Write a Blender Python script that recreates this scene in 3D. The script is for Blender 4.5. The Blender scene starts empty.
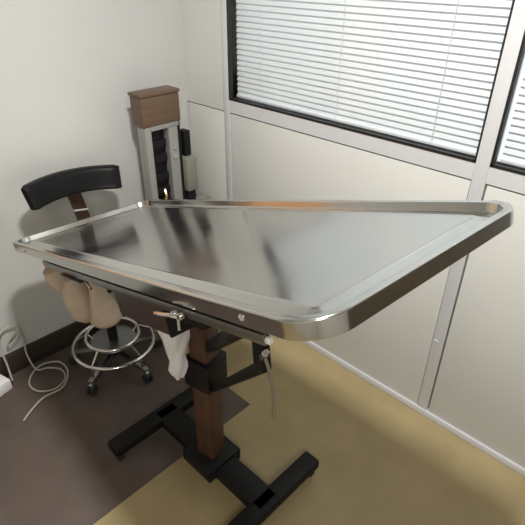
import bpy, bmesh, math, random
from mathutils import Vector as V, Matrix as M
random.seed(4)
S = bpy.context.scene
COL = S.collection
PI = math.pi

# ------------------------------------------------------------------ materials
def mat(name, col, rough=.5, metal=0., noise=None, bump=None, coat=0., spec=.5, emit=None):
    m = bpy.data.materials.new(name); m.use_nodes = True
    nt = m.node_tree; b = nt.nodes['Principled BSDF']
    b.inputs['Base Color'].default_value = (*col, 1)
    b.inputs['Roughness'].default_value = rough
    b.inputs['Metallic'].default_value = metal
    b.inputs['Specular IOR Level'].default_value = spec
    b.inputs['Coat Weight'].default_value = coat
    if emit:
        b.inputs['Emission Color'].default_value = (*emit[0], 1)
        b.inputs['Emission Strength'].default_value = emit[1]
    tc = nt.nodes.new('ShaderNodeTexCoord')
    if noise:                                   # (scale xyz, second colour, low, high)
        mp = nt.nodes.new('ShaderNodeMapping'); mp.inputs['Scale'].default_value = noise[0]
        n = nt.nodes.new('ShaderNodeTexNoise'); n.inputs['Scale'].default_value = 1; n.inputs['Detail'].default_value = 6
        r = nt.nodes.new('ShaderNodeMapRange'); r.inputs['From Min'].default_value = noise[2]; r.inputs['From Max'].default_value = noise[3]
        mx = nt.nodes.new('ShaderNodeMix'); mx.data_type = 'RGBA'
        mx.inputs['A'].default_value = (*col, 1); mx.inputs['B'].default_value = (*noise[1], 1)
        L = nt.links.new
        L(tc.outputs['Object'], mp.inputs['Vector']); L(mp.outputs['Vector'], n.inputs['Vector'])
        L(n.outputs['Fac'], r.inputs['Value']); L(r.outputs['Result'], mx.inputs['Factor'])
        L(mx.outputs['Result'], b.inputs['Base Color'])
    if bump:                                    # (scale xyz, strength, distance)
        mp = nt.nodes.new('ShaderNodeMapping'); mp.inputs['Scale'].default_value = bump[0]
        n = nt.nodes.new('ShaderNodeTexNoise'); n.inputs['Scale'].default_value = 1; n.inputs['Detail'].default_value = 4
        bp = nt.nodes.new('ShaderNodeBump'); bp.inputs['Strength'].default_value = bump[1]; bp.inputs['Distance'].default_value = bump[2]
        L = nt.links.new
        L(tc.outputs['Object'], mp.inputs['Vector']); L(mp.outputs['Vector'], n.inputs['Vector'])
        L(n.outputs['Fac'], bp.inputs['Height']); L(bp.outputs['Normal'], b.inputs['Normal'])
    return m

def steel_mat():
    m = mat('brushed_stainless_steel', (.64, .635, .61), .2, 1., bump=((5, 220, 220), .03, .0006))
    nt = m.node_tree; b = nt.nodes['Principled BSDF']; L = nt.links.new
    tc = nt.nodes.new('ShaderNodeTexCoord')
    n = nt.nodes.new('ShaderNodeTexNoise'); n.inputs['Scale'].default_value = 7; n.inputs['Detail'].default_value = 8
    r = nt.nodes.new('ShaderNodeMapRange'); r.inputs['From Min'].default_value = .3; r.inputs['From Max'].default_value = .7
    r.inputs['To Min'].default_value = .12; r.inputs['To Max'].default_value = .2
    L(tc.outputs['Object'], n.inputs['Vector']); L(n.outputs['Fac'], r.inputs['Value']); L(r.outputs['Result'], b.inputs['Roughness'])
    return m

STEEL = steel_mat()
RAIL = mat('satin_rail_steel', (.27, .27, .26), .35, 1.)
CHROME = mat('chrome', (.8, .8, .8), .08, 1.)
DULL = mat('dull_grey_steel', (.33, .33, .32), .35, 1.)
BLACK = mat('black_painted_steel', (.007, .007, .0075), .5, spec=.25)
RUBBER = mat('black_rubber', (.015, .015, .015), .7)
VINYL = mat('black_upholstery_vinyl', (.004, .004, .0045), .42, bump=((160, 160, 160), .12, .001), spec=.22)
BEIGE = mat('beige_upholstery', (.60, .48, .37), .55, noise=((9, 9, 9), (.53, .42, .315), .35, .7), bump=((120, 120, 120), .1, .001))
BROWN = mat('dark_brown_panel', (.075, .042, .038), .5, noise=((14, 14, 14), (.05, .03, .03), .35, .65))
RUST = mat('rust_brown_paint', (.10, .042, .022), .45, noise=((20, 20, 8), (.05, .025, .018), .4, .65))
STRAP = mat('brown_backrest_bar', (.035, .016, .011), .4)
WALLM = mat('grey_white_wall_paint', (.52, .52, .50), .75, noise=((1.5, 1.5, 1.5), (.49, .49, .475), .4, .65), bump=((140, 140, 140), .08, .001))
PANEL = mat('off_white_panel', (.62, .62, .59), .55, noise=((2, 2, 2), (.60, .60, .568), .4, .65))
FRAME = mat('white_frame_profile', (.60, .60, .615), .4)
GROOVE = mat('grey_groove', (.22, .22, .21), .8)
GASKET = mat('black_gasket', (.01, .01, .01), .5)
BLIND = mat('white_blind_slat', (.80, .81, .82), .45)
CEIL = mat('white_ceiling', (.8, .8, .78), .9)
BASEB = mat('dark_brown_baseboard', (.04, .027, .02), .55, noise=((3, 3, 30), (.028, .02, .015), .4, .6))
FLOOR = mat('tan_vinyl_floor', (.38, .30, .155), .5, noise=((5, 5, 5), (.32, .25, .125), .35, .68), bump=((60, 60, 60), .05, .001))
GREY = mat('grey_painted_metal', (.24, .24, .225), .45)
PALEG = mat('pale_grey_painted_metal', (.40, .41, .40), .4)
GREENG = mat('grey_green_enamel', (.20, .21, .17), .45)
WHITEP = mat('white_plastic', (.75, .75, .74), .4)
CORD = mat('pale_grey_cable', (.40, .385, .32), .55)
BAGM = mat('white_bag_plastic', (.72, .72, .76), .4)
WOOD = mat('orange_pine_wood', (.75, .43, .24), .4, noise=((2, 2, 40), (.66, .36, .19), .35, .65))
FLOORDARK = mat('floor_darkening_brown', (.105, .078, .062), .7, noise=((8, 8, 8), (.085, .062, .05), .35, .65))
DARKW = mat('dark_walnut', (.065, .05, .03), .45, noise=((3, 3, 30), (.05, .038, .022), .35, .65))
WOODB = mat('brown_wood', (.13, .08, .05), .45, noise=((2, 2, 40), (.10, .06, .036), .35, .65))
BRASS = mat('brass', (.75, .52, .22), .2, 1.)
def glass_mat():
    m = bpy.data.materials.new('window_glass'); m.use_nodes = True
    nt = m.node_tree; nt.nodes.clear(); L = nt.links.new
    o = nt.nodes.new('ShaderNodeOutputMaterial'); t = nt.nodes.new('ShaderNodeBsdfTransparent')
    g = nt.nodes.new('ShaderNodeBsdfGlossy'); g.inputs['Roughness'].default_value = .02
    lw = nt.nodes.new('ShaderNodeLayerWeight'); lw.inputs['Blend'].default_value = .5
    pw = nt.nodes.new('ShaderNodeMath'); pw.operation = 'POWER'; pw.inputs[1].default_value = 5
    f = nt.nodes.new('ShaderNodeMath'); f.operation = 'MULTIPLY_ADD'; f.inputs[1].default_value = .9; f.inputs[2].default_value = .04
    L(lw.outputs['Facing'], pw.inputs[0]); L(pw.outputs[0], f.inputs[0])
    t.inputs['Color'].default_value = (.95, .965, .97, 1)
    x = nt.nodes.new('ShaderNodeMixShader')
    L(f.outputs[0], x.inputs[0]); L(t.outputs[0], x.inputs[1]); L(g.outputs[0], x.inputs[2]); L(x.outputs[0], o.inputs[0])
    return m
GLASS = glass_mat()
LAMP = mat('lamp_diffuser', (.9, .9, .88), .5, emit=((1, .97, .9), 6))

# ------------------------------------------------------------------ mesh helpers
def box(bm, c, s, rot=None, bev=0., seg=2):
    t = bmesh.new(); bmesh.ops.create_cube(t, size=1)
    for v in t.verts: v.co = V((v.co.x * s[0], v.co.y * s[1], v.co.z * s[2]))
    if bev: bmesh.ops.bevel(t, geom=t.edges[:], offset=bev, segments=seg, profile=.5, affect='EDGES')
    mx = M.Translation(V(c)) @ (rot.to_4x4() if rot else M.Identity(4))
    t.transform(mx); merge(bm, t)
def merge(bm, t):
    me = bpy.data.meshes.new('tmp'); t.to_mesh(me); t.free(); bm.from_mesh(me); bpy.data.meshes.remove(me)
def frame_for(d):
    d = d.normalized(); a = V((0, 0, 1)) if abs(d.z) < .9 else V((0, 1, 0))
    x = a.cross(d).normalized(); return M((x, d.cross(x), d)).transposed()
def rings(bm, loops, cap0=True, cap1=True, closed=False):
    vs = [[bm.verts.new(p) for p in l] for l in loops]; n = len(loops[0])
    seq = list(zip(vs, vs[1:])) + ([(vs[-1], vs[0])] if closed else [])
    for a, b in seq:
        for i in range(n):
            j = (i + 1) % n; bm.faces.new((a[i], a[j], b[j], b[i]))
    if not closed:
        if cap0: bm.faces.new(vs[0][::-1])
        if cap1: bm.faces.new(vs[-1])
    return vs
def cyl(bm, a, b, r, r2=None, n=20, bev=0.):
    a, b = V(a), V(b); R = frame_for(b - a); r2 = r if r2 is None else r2; d = (b - a)
    prof = [(0, r), (1, r2)]
    if bev:
        k = bev / d.length; prof = [(0, r - bev), (k, r), (1 - k, r2), (1, r2 - bev)]
    rings(bm, [[a + d * t + R @ V((math.cos(2 * PI * i / n) * q, math.sin(2 * PI * i / n) * q, 0)) for i in range(n)] for t, q in prof])
def tube(bm, pts, r, n=10, closed=False):
    pts = [V(p) for p in pts]; loops = []; prev = None; N = len(pts)
    for i, p in enumerate(pts):
        if closed: d = pts[(i + 1) % N] - pts[i - 1]
        else: d = pts[min(i + 1, N - 1)] - pts[max(i - 1, 0)]
        d.normalize()
        if prev is None: prev = frame_for(d) @ V((1, 0, 0))
        x = (prev - d * prev.dot(d)).normalized(); prev = x; y = d.cross(x)
        loops.append([p + (x * math.cos(2 * PI * k / n) + y * math.sin(2 * PI * k / n)) * r for k in range(n)])
    rings(bm, loops, closed=closed)
def spline(pts, k=8):
    pts = [V(p) for p in pts]; out = []
    for i in range(len(pts) - 1):
        p0 = pts[max(i - 1, 0)]; p1 = pts[i]; p2 = pts[i + 1]; p3 = pts[min(i + 2, len(pts) - 1)]
        for s in range(k):
            t = s / k
            out.append(.5 * ((2 * p1) + (p2 - p0) * t + (2 * p0 - 5 * p1 + 4 * p2 - p3) * t * t + (3 * p1 - p0 - 3 * p2 + p3) * t ** 3))
    out.append(pts[-1]); return out
def torus(bm, c, R, r, n=64, k=12):
    c = V(c); tube(bm, [c + V((math.cos(2 * PI * i / n) * R, math.sin(2 * PI * i / n) * R, 0)) for i in range(n)], r, k, closed=True)
def obj(name, bm, m, parent=None, smooth=35, subsurf=0):
    bmesh.ops.recalc_face_normals(bm, faces=bm.faces[:])
    org = world_origin(parent) if parent else None
    if org is None:
        xs = [v.co for v in bm.verts]
        org = V((sum(v.x for v in xs) / len(xs), sum(v.y for v in xs) / len(xs), min(v.z for v in xs)))
        loc = org
    else: loc = V((0, 0, 0))
    for v in bm.verts: v.co -= org
    me = bpy.data.meshes.new(name); bm.to_mesh(me); bm.free()
    me.materials.append(m)
    for p in me.polygons: p.use_smooth = True
    me.set_sharp_from_angle(angle=math.radians(smooth))
    o = bpy.data.objects.new(name, me); COL.objects.link(o); o.location = loc
    if parent: o.parent = parent
    if subsurf:
        s = o.modifiers.new('s', 'SUBSURF'); s.levels = s.render_levels = subsurf
    return o
def world_origin(o):
    p = V((0, 0, 0))
    while o: p = p + o.location; o = o.parent
    return p
def empty(name, loc, label, cat, group=None):
    o = bpy.data.objects.new(name, None); COL.objects.link(o); o.location = loc; o.empty_display_size = .1
    return tag(o, label, cat, group)
def tag(o, label, cat, group=None):
    o['label'] = label; o['category'] = cat
    if group: o['group'] = group
    return o
def struct(name, bm, m, parent=None):
    o = obj(name, bm, m, parent, 30)
    if not parent: o['kind'] = 'structure'
    return o
nb = bmesh.new

# ------------------------------------------------------------------ room
XP, YB, H = 1.584, 2.074, 2.7          # partition plane, back wall plane, ceiling height
XL, YF = -1.9, -2.0
def abox(bm, lo, hi, bev=0.):
    box(bm, [(a + b) / 2 for a, b in zip(lo, hi)], [b - a for a, b in zip(lo, hi)], None, bev)
bm = nb(); abox(bm, (XL - .1, YF - .1, -.1), (XP + .12, YB + .12, 0)); struct('floor', bm, FLOOR)
bm = nb(); abox(bm, (XL - .1, YF - .1, H), (XP + .12, YB + .12, H + .1)); struct('ceiling', bm, CEIL)
bm = nb(); abox(bm, (XL - .1, YB, 0), (XP + .12, YB + .1, H)); struct('wall_back', bm, WALLM)
bm = nb(); abox(bm, (XL - .1, YF, 0), (XL, YB, H)); struct('wall_left', bm, WALLM)
bm = nb(); abox(bm, (XL - .1, YF - .1, 0), (XP + .12, YF, H)); struct('wall_front', bm, WALLM)
bm = nb(); abox(bm, (XL, YB - .014, 0), (XP, YB, .118), .003); struct('baseboard_back', bm, BASEB)
# partition on the right: core board, face panels, white profiles, glazed upper bays
ZS, ZT = 1.146, 2.15                    # window sill and head
POSTS = [(1.752, 1.79), (.527, .573), (-.72, -.674), (-1.98, -1.94)]
bm = nb(); abox(bm, (XP + .02, YF, 0), (XP + .07, YB, ZS)); abox(bm, (XP + .02, YF, ZT), (XP + .07, YB, H))
abox(bm, (XP + .02, POSTS[0][0], ZS), (XP + .07, YB, ZT))
struct('wall_right', bm, GROOVE)
edges = [YB] + [e for p in POSTS for e in (p[1], p[0])]
n_tr = 1
for hi, lo in zip(edges[0::2], edges[1::2]):
    g = .006
    bm = nb(); abox(bm, (XP + .004, lo + g * .4, .035), (XP + .022, hi - g, 1.088 - g), .002)
    if hi == YB: abox(bm, (XP + .004, lo + g, 1.088), (XP + .022, hi, H))
    struct('trim_%d' % n_tr, bm, PANEL); n_tr += 1
bm = nb()
for lo, hi in POSTS: abox(bm, (XP, lo, 0), (XP + .06, hi, H), .002)
for hi, lo in zip(edges[2::2], edges[3::2]):
    abox(bm, (XP + .001, lo, 1.088), (XP + .06, hi, ZS)); abox(bm, (XP + .001, lo, ZT), (XP + .06, hi, H))
struct('trim_%d' % n_tr, bm, FRAME); n_tr += 1
bm = nb(); abox(bm, (XP - .006, YF, 0), (XP + .02, YB, .032), .002); struct('baseboard_right', bm, FRAME)
bm = nb()                               # small bright clip on the seam of the post
abox(bm, (XP - .003, .548, .405), (XP + .001, .568, .41)); struct('trim_%d' % n_tr, bm, FRAME)
blinds = [('white venetian blind behind the left glazed bay of the partition', .573, 1.752),
          ('white venetian blind behind the glazed bay at the right picture edge', -.674, .527)]
for i, (lab, lo, hi) in enumerate(blinds):
    bm = nb(); w = .009                 # black gasket as the window object, pane a child
    abox(bm, (XP - .001, lo, ZS), (XP + .02, hi, ZS + w)); abox(bm, (XP - .001, lo, ZT - w), (XP + .02, hi, ZT))
    abox(bm, (XP - .001, lo, ZS), (XP + .02, lo + w * .6, ZT)); abox(bm, (XP - .001, hi - w, ZS), (XP + .02, hi, ZT))
    win = struct('window_%d' % (i + 1), bm, GASKET)
    bm = nb(); abox(bm, (XP + .008, lo + .004, ZS + .004), (XP + .012, hi - .004, ZT - .004)); obj('pane', bm, GLASS, win)
    t = empty('venetian_blind', (XP + .045, (lo + hi) / 2, ZS + .012), lab, 'blind', 'venetian blinds in the partition')
    bm = nb(); z = ZS + .03
    rot = M.Rotation(math.radians(-68), 3, 'Y')
    while z < ZT - .04:
        box(bm, (XP + .045, (lo + hi) / 2, z), (.027, hi - lo - .03, .0012), rot); z += .0225
    obj('slats', bm, BLIND, t)
    bm = nb(); box(bm, (XP + .045, (lo + hi) / 2, ZS + .016), (.024, hi - lo - .03, .012), None, .003); obj('bottom_rail', bm, BLIND, t)
    bm = nb(); box(bm, (XP + .045, (lo + hi) / 2, ZT - .02), (.03, hi - lo - .02, .028), None, .002); obj('head_rail', bm, BLIND, t)
    bm = nb()
    for k in (.15, .5, .85): cyl(bm, (XP + .031, lo + (hi - lo) * k, ZS + .016), (XP + .031, lo + (hi - lo) * k, ZT - .02), .0012, n=6)
    obj('ladder_cords', bm, BLIND, t)

# ------------------------------------------------------------------ tilting table
A = V((.507, 1.824, .786)); Bq = V((.395, .289, 1.306)); Dq = V((1.105, 1.780, .786))
U = (Bq - A).normalized(); Wd = (Dq - A).normalized(); Wd = (Wd - U * Wd.dot(U)).normalized(); N = U.cross(Wd)
if N.z < 0: N = -N
LEN, WID = (Bq - A).length, .604
def T(u, w, n): return A + U * u + Wd * w + N * n
TR = M((U, Wd, N)).transposed()
def tbox(bm, lo, hi, bev=0.):           # box aligned with the tray, (u, w, n) corners
    c = [(a + b) / 2 for a, b in zip(lo, hi)]
    box(bm, T(*c), [abs(b - a) for a, b in zip(lo, hi)], TR, bev)
CX, CY = .765, 1.0                    # column
table = empty('procedure_table', (CX, CY, 0), 'stainless steel tray-top table tilted down towards the black-backed stool', 'table')
def rloop(d, n, Rc=.076, k=12):
    r = max(Rc - d, .012); pts = []
    for cx, cy, a0 in ((LEN - d - r, WID - d - r, 0), (d + r, WID - d - r, 90), (d + r, d + r, 180), (LEN - d - r, d + r, 270)):
        for i in range(k + 1):
            a = math.radians(a0 + 90 * i / k); pts.append(T(cx + r * math.cos(a), cy + r * math.sin(a), n))
    return pts
prof = [(.05, -.0325), (.018, -.0325), (.0040, -.0325), (.0022, -.0318), (.0015, -.0305), (.0002, -.0042), (.0007, -.0023), (.0017, -.0009), (.0030, -.0002), (.0045, 0),
        (.0150, 0), (.0172, -.0005), (.019, -.002), (.0235, -.0172), (.025, -.0188), (.027, -.0194), (.029, -.0193),
        (.0635, -.0140), (.0655, -.0131), (.0675, -.0122), (.0700, -.0122), (.0725, -.0132), (.0755, -.0141), (.13, -.0150)]
bm = nb(); rings(bm, [rloop(d, n) for d, n in prof])
tray = obj('tray_top', bm, STEEL, table, 60)
wn = tray.modifiers.new('wn', 'WEIGHTED_NORMAL'); wn.keep_sharp = True; wn.weight = 100
# bolts in the skirt
for u_ in (1.464, .215):
    bm = nb(); p = T(u_, 0, -.0165)
    p = p + Wd * .003; cyl(bm, p + Wd * .002, p - Wd * .0025, .0075, n=20)
    cyl(bm, p - Wd * .0025, p - Wd * .007, .0058, .0025, n=20)
    obj('bolt', bm, CHROME, table)
# side rails, their stand-offs and the white end caps
for w0, w1 in ((.004, .014), (WID - .014, WID - .004)):
    bm = nb(); tbox(bm, (.385, w0, -.057), (1.505, w1, -.0385), .0015)
    rail = obj('side_rail', bm, RAIL, table)
    bm = nb()
    p = T(1.505, (w0 + w1) / 2, -.048); cyl(bm, p, p + U * .011, .006, n=16, bev=.002)
    cap = obj('end_cap', bm, WHITEP, rail); cap['label'] = 'white plastic end cap'
    for u_ in (.44, .9, 1.38):
        bm = nb(); ws, we = (w1, w1 + .04) if w0 < .1 else (w0 - .04, w0)
        tbox(bm, (u_ - .015, ws, -.052), (u_ + .015, we, -.0335), .001); obj('rail_bracket', bm, BLACK, rail)
bm = nb()                               # under-tray frame
for w0 in (.06, WID - .1): tbox(bm, (.30, w0, -.058), (1.50, w0 + .04, -.0336))
for u_ in (.30, .90, 1.46): tbox(bm, (u_, .1, -.056), (u_ + .04, WID - .1, -.0336))
obj('under_frame', bm, BLACK, table)
# brown housing under the tray with a black end plate
bm = nb(); tbox(bm, (.775, .062, -.176), (1.054, .46, -.0585), .003); hs = obj('tilt_housing', bm, BROWN, table)
bm = nb(); tbox(bm, (1.0545, .06, -.178), (1.064, .462, -.0585), .001); e = obj('end_plate', bm, BLACK, hs); e['label'] = 'black end plate'
bm = nb(); tbox(bm, (1.0641, .07, -.128), (1.215, .42, -.0585), .004); obj('hinge_block', bm, BLACK, table)
# column
zc = 1.0
bm = nb(); box(bm, (CX, CY, .40), (.074, .074, .64), M.Rotation(.2, 3, 'Z'), .006); obj('column', bm, RUST, table)
bm = nb(); box(bm, (CX, CY, .785), (.05, .05, .17), M.Rotation(.2, 3, 'Z'), .004); obj('inner_column', bm, DULL, table)
bm = nb(); box(bm, (CX, CY, .52), (.105, .105, .12), M.Rotation(.2, 3, 'Z'), .005); obj('column_collar', bm, BLACK, table)
bm = nb(); box(bm, (CX, CY, .075), (.16, .16, .06), None, .008); box(bm, (CX, CY, .07), (.10, .62, .045), None, .01)
for s in (-1, 1): box(bm, (CX, CY + s * .29, .07), (.52, .07, .045), None, .01)
obj('base_frame', bm, BLACK, table)
for sx in (-1, 1):
    for sy in (-1, 1):
        bm = nb(); p = V((CX + sx * .235, CY + sy * .29, 0))
        cyl(bm, p + V((-.012, 0, .026)), p + V((.012, 0, .026)), .026, n=24, bev=.004)
        c = obj('caster', bm, RUBBER, table)
        bm = nb(); box(bm, p + V((0, 0, .049)), (.03, .03, .004)); [box(bm, p + V((s * .0145, 0, .036)), (.003, .024, .03)) for s in (-1, 1)]
        obj('fork', bm, DULL, c)
# bracket and braces under the raised end
def bar(bm, a, b, w, h):
    a, b = V(a), V(b); R = frame_for(b - a); box(bm, (a + b) / 2, (w, h, (b - a).length), R, .002)
hi = T(1.405, .075, -.05); lo = T(1.400, .06, -.158)
bm = nb(); bar(bm, hi, lo, .022, .024); obj('support_bracket', bm, BLACK, table)
bm = nb(); bar(bm, lo + N * .006, V((CX, CY - .03, .44)), .018, .022); obj('brace', bm, BLACK, table)
bm = nb(); bar(bm, hi - N * .012, V((CX, CY - .03, .63)), .03, .034); obj('brace', bm, BLACK, table)
bm = nb(); k0 = T(1.405, .058, -.135); k1 = T(1.450, .04, -.1)
d = (k1 - k0); cyl(bm, k0, k0 + d * .35, .004, n=14); cyl(bm, k0 + d * .3, k1, .0065, n=20, bev=.0015)
kn = obj('tightening_knob', bm, CHROME, table); kn['label'] = 'chrome tightening knob'
bm = nb(); q = k0 + d * .62
tube(bm, spline([q, q + V((.004, -.008, -.03)), q + V((.005, -.02, -.085)), q + V((.005, -.022, -.14))]), .0032, 8); obj('lever_rod', bm, DULL, kn)
bm = nb(); cyl(bm, T(1.25, .22, -.056), T(1.19, .2, -.26), .008, n=14); obj('gas_strut', bm, DULL, table)
# clamps on the front rail
def clamp(u_, lever, hw):
    bm = nb(); tbox(bm, (u_ - hw, .0145, -.080), (u_ + hw, .05, -.059), .002); tbox(bm, (u_ - hw, -.002, -.0625), (u_ + hw, .03, -.0575), .001)
    c = obj('rail_clamp', bm, BLACK, table)
    bm = nb(); tube(bm, lever, .0042, 10); l = obj('clamp_lever', bm, CHROME, c); l['label'] = 'chrome lever'
    return c
clamp(1.262, spline([T(1.275, -.006, -.052), T(1.262, -.016, -.046), T(1.235, -.02, -.048), T(1.20, -.018, -.052)]), .016)
bm = nb()
for u_ in (1.262, 1.285): cyl(bm, T(u_, -.004, -.046), T(u_, -.015, -.046), .0065, n=14, bev=.0015)
cyl(bm, T(1.275, -.010, -.05), T(1.272, -.012, -.075), .0035, n=10)
obj('clamp_screw', bm, CHROME, table)
clamp(.62, spline([T(.64, .03, -.058), T(.655, .035, -.066), T(.68, .03, -.082), T(.70, .03, -.098)]), .05)

# ------------------------------------------------------------------ white plastic bag hanging behind the column
bm = nb(); loops = []
tp = T(.885, .165, -.179)
for i in range(13):
    t = i / 12; z = tp.z - .006 - .25 * t
    s = [.034, .044, .047, .046, .043, .040, .034, .027, .024, .026, .028, .022, .01][i]
    loops.append([V((tp.x + (s + .005 * math.sin(5 * a + i * .7) + .003 * math.sin(9 * a - i)) * math.cos(a),
                     tp.y + (s * .7 + .004 * math.sin(4 * a + i)) * math.sin(a), z)) for a in [2 * PI * k / 36 for k in range(36)]])
rings(bm, loops)
tag(obj('plastic_bag', bm, BAGM, None, 60), 'crumpled white plastic bag hanging under the table beside the rust-brown column', 'bag')

# ------------------------------------------------------------------ stool
SX, SY = .82, 1.77
stool = empty('saddle_stool', (SX, SY, 0), 'wheeled stool with black curved backrest and beige saddle seat', 'stool')
E1, E2 = V((.694, -.72, 0)), V((.72, .694, 0))
def lobe(name, pts):                    # (centre, half width, half depth)
    bm = nb(); P = spline([p[0] for p in pts], 6); n = len(P); loops = []
    for i, p in enumerate(P):
        t = i / (n - 1) * (len(pts) - 1); k = min(int(t), len(pts) - 2); f = t - k; f = f * f * (3 - 2 * f)
        a = pts[k][1] * (1 - f) + pts[k + 1][1] * f; b = pts[k][2] * (1 - f) + pts[k + 1][2] * f
        loops.append([p + E1 * a * math.cos(q) + E2 * b * math.sin(q) for q in [2 * PI * j / 28 for j in range(28)]])
    rings(bm, loops); return obj(name, bm, BEIGE, stool, 60, 1)
lobe('seat_pad', [(V((.648, 1.655, .655)), .012, .03), (V((.648, 1.655, .648)), .030, .06), (V((.652, 1.655, .610)), .044, .085),
                  (V((.662, 1.652, .545)), .053, .10), (V((.674, 1.65, .485)), .048, .095), (V((.686, 1.65, .445)), .030, .07), (V((.690, 1.65, .432)), .008, .03)])
lobe('seat_pad', [(V((.716, 1.610, .640)), .006, .03), (V((.716, 1.610, .634)), .018, .05), (V((.716, 1.610, .585)), .024, .06), (V((.716, 1.610, .525)), .032, .07),
                  (V((.722, 1.605, .475)), .052, .08), (V((.728, 1.60, .442)), .068, .08), (V((.730, 1.60, .420)), .060, .07), (V((.730, 1.60, .410)), .018, .03)])
lobe('seat_pommel', [(V((.578, 1.672, .700)), .008, .02), (V((.580, 1.671, .695)), .022, .045), (V((.594, 1.668, .655)), .029, .055), (V((.612, 1.662, .612)), .026, .05),
                  (V((.622, 1.66, .590)), .008, .02)])
bm = nb(); box(bm, (.80, 1.75, .49), (.13, .14, .04), None, .008); cyl(bm, (SX, SY, .44), (SX, SY, .50), .04, n=24)
obj('seat_mechanism', bm, BLACK, stool)
# backrest: curved pad
def arcpt(a, dr=0., z=0.):
    c = V((.845, 1.515, 0)); r = .415 + dr
    return c + V((math.sin(a) * r, math.cos(a) * r, z))
bm = nb(); n = 22; a0, a1 = -.535, .50; loops = []
for i in range(n + 1):
    t = i / n; a = a0 + (a1 - a0) * t
    e = min(t, 1 - t) * (a1 - a0) * .415; k = 1 if e > .02 else math.sqrt(max(0, 1 - ((.02 - e) / .02) ** 2)) * .5 + .5
    zc = .893 + .008 * math.sin(PI * t) + .008 * (1 - t) - .014 * t
    hz = .048 * (.86 + .14 * k); hd = .023 * k
    L_ = []
    for j in range(24):
        q = 2 * PI * j / 24; cx = math.copysign(abs(math.cos(q)) ** .45, math.cos(q)); cz = math.copysign(abs(math.sin(q)) ** .45, math.sin(q))
        L_.append(arcpt(a, cx * hd + cz * .012, zc + cz * hz))
    loops.append(L_)
rings(bm, loops); obj('backrest', bm, VINYL, stool, 50)
bm = nb()                                # flat bar from backrest down and forward to the mechanism
P = spline([(.842, 1.958, .93), (.850, 1.960, .86), (.868, 1.962, .77), (.885, 1.962, .66), (.89, 1.955, .55), (.88, 1.92, .495), (.86, 1.86, .478), (.83, 1.79, .475)], 6)
loops = []
for i, p in enumerate(P):
    d = (P[min(i + 1, len(P) - 1)] - P[max(i - 1, 0)]).normalized(); x = V((1, 0, 0)); x = (x - d * x.dot(d)).normalized(); y = d.cross(x)
    loops.append([p + x * .029 + y * .005, p - x * .029 + y * .005, p - x * .029 - y * .005, p + x * .029 - y * .005])
rings(bm, loops); bs = obj('backrest_bar', bm, STRAP, stool, 30)
bm = nb(); box(bm, (.872, 1.961, .750), (.066, .018, .008), M.Rotation(.19, 3, 'Y'), .002); obj('bar_clip', bm, PALEG, bs)
# base
bm = nb(); cyl(bm, (SX, SY, .07), (SX, SY, .26), .022, n=24); obj('column_sleeve', bm, BLACK, stool)
bm = nb(); cyl(bm, (SX, SY, .26), (SX, SY, .44), .014, n=24); obj('gas_column', bm, CHROME, stool)
bm = nb(); torus(bm, (SX, SY, .135), .186, .0085); obj('foot_ring', bm, CHROME, stool)
bm = nb(); torus(bm, (SX, SY, .185), .122, .0075); obj('foot_ring', bm, CHROME, stool)
bm = nb(); cyl(bm, (SX, SY, .150), (SX, SY, .158), .105, n=48, bev=.002); obj('foot_plate', bm, DULL, stool)
for k in range(5):
    a = 2 * PI * k / 5 + 2.35; dvec = V((math.cos(a), math.sin(a), 0)); c = V((SX, SY, 0)); bm = nb()
    tube(bm, [c + dvec * .098 + V((0, 0, .154)), c + dvec * .122 + V((0, 0, .185)), c + dvec * .186 + V((0, 0, .135))], .004, 8)
    obj('ring_spoke', bm, CHROME, stool)
for k in range(5):
    a = 2 * PI * k / 5 + 2.35 ; dvec = V((math.cos(a), math.sin(a), 0)); c = V((SX, SY, 0))
    bm = nb(); bar(bm, c + dvec * .015 + V((0, 0, .09)), c + dvec * .215 + V((0, 0, .068)), .026, .02); cyl(bm, c + dvec * .188 + V((0, 0, .072)), c + dvec * .188 + V((0, 0, .118)), .006, n=10)
    lg = obj('base_leg', bm, DULL, stool)
    sd = V((-math.sin(a), math.cos(a), 0)); w = c + dvec * .212
    bm = nb()
    for s in (-1, 1): cyl(bm, w + sd * s * .005 + V((0, 0, .024)), w + sd * s * .017 + V((0, 0, .024)), .024, n=22, bev=.003)
    cyl(bm, w - sd * .006 + V((0, 0, .024)), w + sd * .006 + V((0, 0, .024)), .006, n=10)
    cs = obj('caster', bm, RUBBER, lg)
    bm = nb(); cyl(bm, w + V((0, 0, .03)), w + V((0, 0, .062)), .010, n=18, bev=.003); h = obj('caster_stem', bm, CHROME, stool)

stool.location.z += .003
bm = nb(); abox(bm, (-1.1, 1.12, 0), (1.09, 2.0598, .003), .001)  # added dark sheet, deepens the floor tone and the skirt reflection
tag(obj('floor_darkening', bm, FLOORDARK), 'dark brown sheet added to darken the floor under the wheeled stool and the cable coil', 'floor darkening')

# ------------------------------------------------------------------ machine in the corner behind the tray
MX, MY = 1.34, 1.93
mach = empty('equipment_stand', (MX, MY, 0), 'grey equipment stand with open black interior in the corner behind the table', 'equipment stand')
ZTOP = 1.06
bm = nb(); abox(bm, (1.13, 1.855, .03), (1.53, 2.035, .09), .01); obj('stand_base', bm, BLACK, mach)
for sx in (1.16, 1.50):
    for sy in (1.885, 2.01):
        bm = nb(); cyl(bm, (sx, sy, 0), (sx, sy, .031), .018, n=18); obj('foot', bm, RUBBER, mach)
bm = nb()
abox(bm, (1.200, 1.885, .09), (1.232, 1.935, ZTOP), .004)
abox(bm, (1.200, 1.935, .09), (1.385, 1.95, ZTOP), .002)
abox(bm, (1.232, 1.885, ZTOP - .02), (1.385, 1.935, ZTOP), .002)
obj('channel_housing', bm, GREY, mach)
bm = nb(); abox(bm, (1.2321, 1.92, .09), (1.322, 1.9349, ZTOP - .0201), .003)
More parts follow.
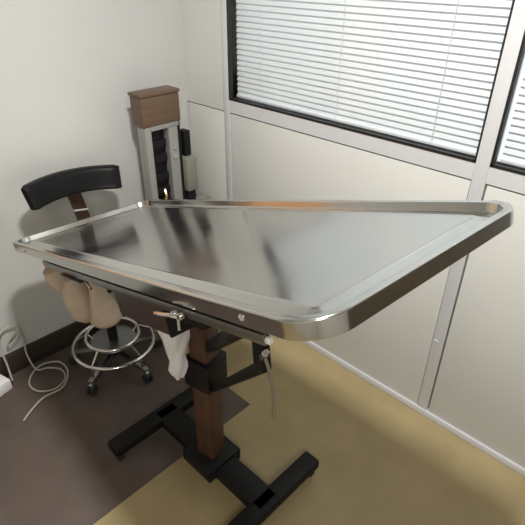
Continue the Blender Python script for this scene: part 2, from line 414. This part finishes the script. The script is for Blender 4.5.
for z in (.66, .72, .79, .88, .95): abox(bm, (1.24, 1.898, z), (1.315, 1.93, z + .04), .004)
obj('inner_mechanism', bm, BLACK, mach)
bm = nb(); abox(bm, (1.325, 1.885, .09), (1.376, 1.9, ZTOP - .0201), .003); abox(bm, (1.327, 1.9, .09), (1.337, 1.9349, ZTOP - .0201)); obj('front_plate', bm, GREY, mach)
for z, q in ((.90, .012), (.94, .007)):
    bm = nb(); cyl(bm, (1.350, 1.879, z), (1.350, 1.885, z), q, n=18); obj('dial', bm, CHROME, mach)
bm = nb(); abox(bm, (1.382, 1.895, .09), (1.40, 1.99, ZTOP), .004); obj('guide_post', bm, BLACK, mach)
bm = nb(); abox(bm, (1.402, 1.87, .70), (1.468, 1.97, .875), .012); obj('motor_box', bm, GREENG, mach)
bm = nb(); abox(bm, (1.41, 1.89, .09), (1.463, 1.95, .6999), .004); abox(bm, (1.42, 1.9, .8751), (1.46, 1.95, 1.0), .006); obj('motor_mount', bm, BLACK, mach)
bm = nb(); abox(bm, (1.463, 1.87, .626), (1.54, 1.95, .638), .003); obj('side_shelf', bm, GREENG, mach)
bm = nb(); tube(bm, spline([(1.245, 1.899, .64), (1.260, 1.888, .68), (1.277, 1.886, .715), (1.283, 1.906, .745)]), .008, 10); obj('brass_lever', bm, BRASS, mach)
bm = nb(); abox(bm, (1.195, 1.885, ZTOP), (1.40, 1.975, ZTOP + .13), .006); wb = obj('reflection_box', bm, WOODB)  # box added for its brown reflection in the steel
tag(wb, 'dark brown wooden box added on top of the grey equipment stand for its reflection in the tray', 'box')
bm = nb(); abox(bm, (1.191, 1.881, ZTOP + .1301), (1.404, 1.979, ZTOP + .145), .004); obj('lid', bm, WOODB, wb)

# ------------------------------------------------------------------ cable coil and white box at the left
bm = nb()
pts = [(.40, 1.985, .03), (.405, 2.01, .12), (.405, 2.035, .22), (.44, 2.05, .262), (.495, 2.05, .262), (.508, 2.048, .225), (.48, 2.045, .19), (.44, 2.045, .175),
       (.46, 2.04, .215), (.50, 2.042, .235), (.512, 2.045, .17), (.505, 2.04, .09), (.515, 2.0, .012), (.56, 1.975, .0065), (.60, 1.92, .0065), (.585, 1.85, .0065), (.52, 1.82, .0065),
       (.46, 1.86, .0065), (.45, 1.93, .0065), (.49, 1.99, .0065), (.55, 2.01, .0125), (.615, 1.97, .0125), (.615, 1.88, .0125), (.55, 1.80, .0125), (.46, 1.80, .0125), (.40, 1.78, .0065), (.34, 1.74, .0065)]
tube(bm, spline(pts, 8), .0042, 8)
cb = obj('power_cable', bm, CORD); cb.location.z += .003
tag(cb, 'pale grey power cable looped up the wall and coiled on the floor at the left', 'cable')
bm = nb(); box(bm, (.335, 2.0, .0285), (.09, .09, .057), M.Rotation(.25, 3, 'Z'), .006)
jb = obj('junction_box', bm, WHITEP); jb.location.z += .003
tag(jb, 'white plastic box on the floor by the cable coil at the left', 'box')

# ------------------------------------------------------------------ unseen orange cabinet added for its warm reflection in the tray
cab = empty('reflection_cabinet', (.27, 1.98, .82), 'unseen orange pine cabinet added left of the stool for reflections in the tray', 'cabinet')
bm = nb(); abox(bm, (.04, 1.925, .82), (.50, YB, 1.62), .003); obj('body', bm, WOOD, cab)
for s in (0, 1):
    bm = nb(); abox(bm, (.042 + s * .229, 1.907, .825), (.269 + s * .229, 1.9245, 1.615), .003); dr = obj('door', bm, WOOD, cab)
    bm = nb(); x = .245 + s * .05; cyl(bm, (x, 1.907, .95), (x, 1.89, .95), .01, n=16); obj('knob', bm, BRASS, dr)

# dark walnut wardrobe out of view, added to darken the skirt reflection
wr = empty('reflection_wardrobe', (1.36, -.8, 0), 'unseen dark walnut wardrobe standing against the partition', 'reflection_wardrobe')
bm = nb(); abox(bm, (1.14, -1.45, 0), (1.575, -.14, 2.0), .004); obj('body', bm, DARKW, wr)
for s in (0, 1):
    bm = nb(); y = -1.447 + s * .653; abox(bm, (1.121, y, .06), (1.1395, y + .65, 1.99), .003); dr = obj('door', bm, DARKW, wr)
    bm = nb(); yy = -.795 + (s - .5) * .08; tube(bm, [(1.121, yy, .95), (1.10, yy, .96), (1.10, yy, 1.08), (1.121, yy, 1.09)], .005, 8); obj('handle', bm, CHROME, dr)

# ------------------------------------------------------------------ room lamp and added fill lamp
def area(name, loc, size, power, col=(1, .98, .945), aim=None):
    l = bpy.data.lights.new(name, 'AREA'); l.shape = 'RECTANGLE'; l.size, l.size_y = size; l.energy = power; l.color = col
    o = bpy.data.objects.new(name, l); COL.objects.link(o); o.location = loc
    if aim: o.rotation_euler = (V(aim) - V(loc)).to_track_quat('-Z', 'Y').to_euler()
    return o
def ceiling_lamp(x, y, sx, sy, power, label):
    t = empty('ceiling_light', (x, y, H - .06), label, 'ceiling light', 'fluorescent ceiling lights')
    bm = nb(); abox(bm, (x - sx / 2 - .02, y - sy / 2 - .02, H - .05), (x + sx / 2 + .02, y + sy / 2 + .02, H), .004); obj('housing', bm, FRAME, t)
    bm = nb(); abox(bm, (x - sx / 2, y - sy / 2, H - .058), (x + sx / 2, y + sy / 2, H - .0501)); obj('diffuser', bm, LAMP, t)
    area('ceiling_light_lamp', (x, y, H - .062), (sx, sy), power)
ceiling_lamp(.52, .50, .18, .12, 57, 'fluorescent ceiling light above the table')
ceiling_lamp(-.9, -1.0, .6, .6, 24, 'added fill light on the ceiling behind the camera')  # fill lamp, added to brighten the room behind the camera

w = bpy.data.worlds.new('World'); S.world = w; w.use_nodes = True
w.node_tree.nodes['Background'].inputs[0].default_value = (.97, .98, 1, 1)
w.node_tree.nodes['Background'].inputs[1].default_value = 1.2

# ------------------------------------------------------------------ camera
f, p, roll, yaw = 494.885, .548, .009, -.804
cam = bpy.data.cameras.new('camera'); co = bpy.data.objects.new('camera', cam); COL.objects.link(co)
cam.sensor_width = 36; cam.lens = f / 525 * 36; cam.clip_start = .02
fw = V((-math.sin(yaw) * math.cos(p), math.cos(yaw) * math.cos(p), -math.sin(p))); rt = V((math.cos(yaw), math.sin(yaw), 0)); up = rt.cross(fw)
r2 = rt * math.cos(roll) + up * math.sin(roll); u2 = up * math.cos(roll) - rt * math.sin(roll)
mw = M((r2, u2, -fw)).transposed().to_4x4(); mw.translation = V((0, 0, 1.7)); co.matrix_world = mw
S.camera = co
S.view_settings.view_transform = 'Standard'; S.view_settings.look = 'None'; S.view_settings.gamma = 1
S.view_settings.exposure = 0
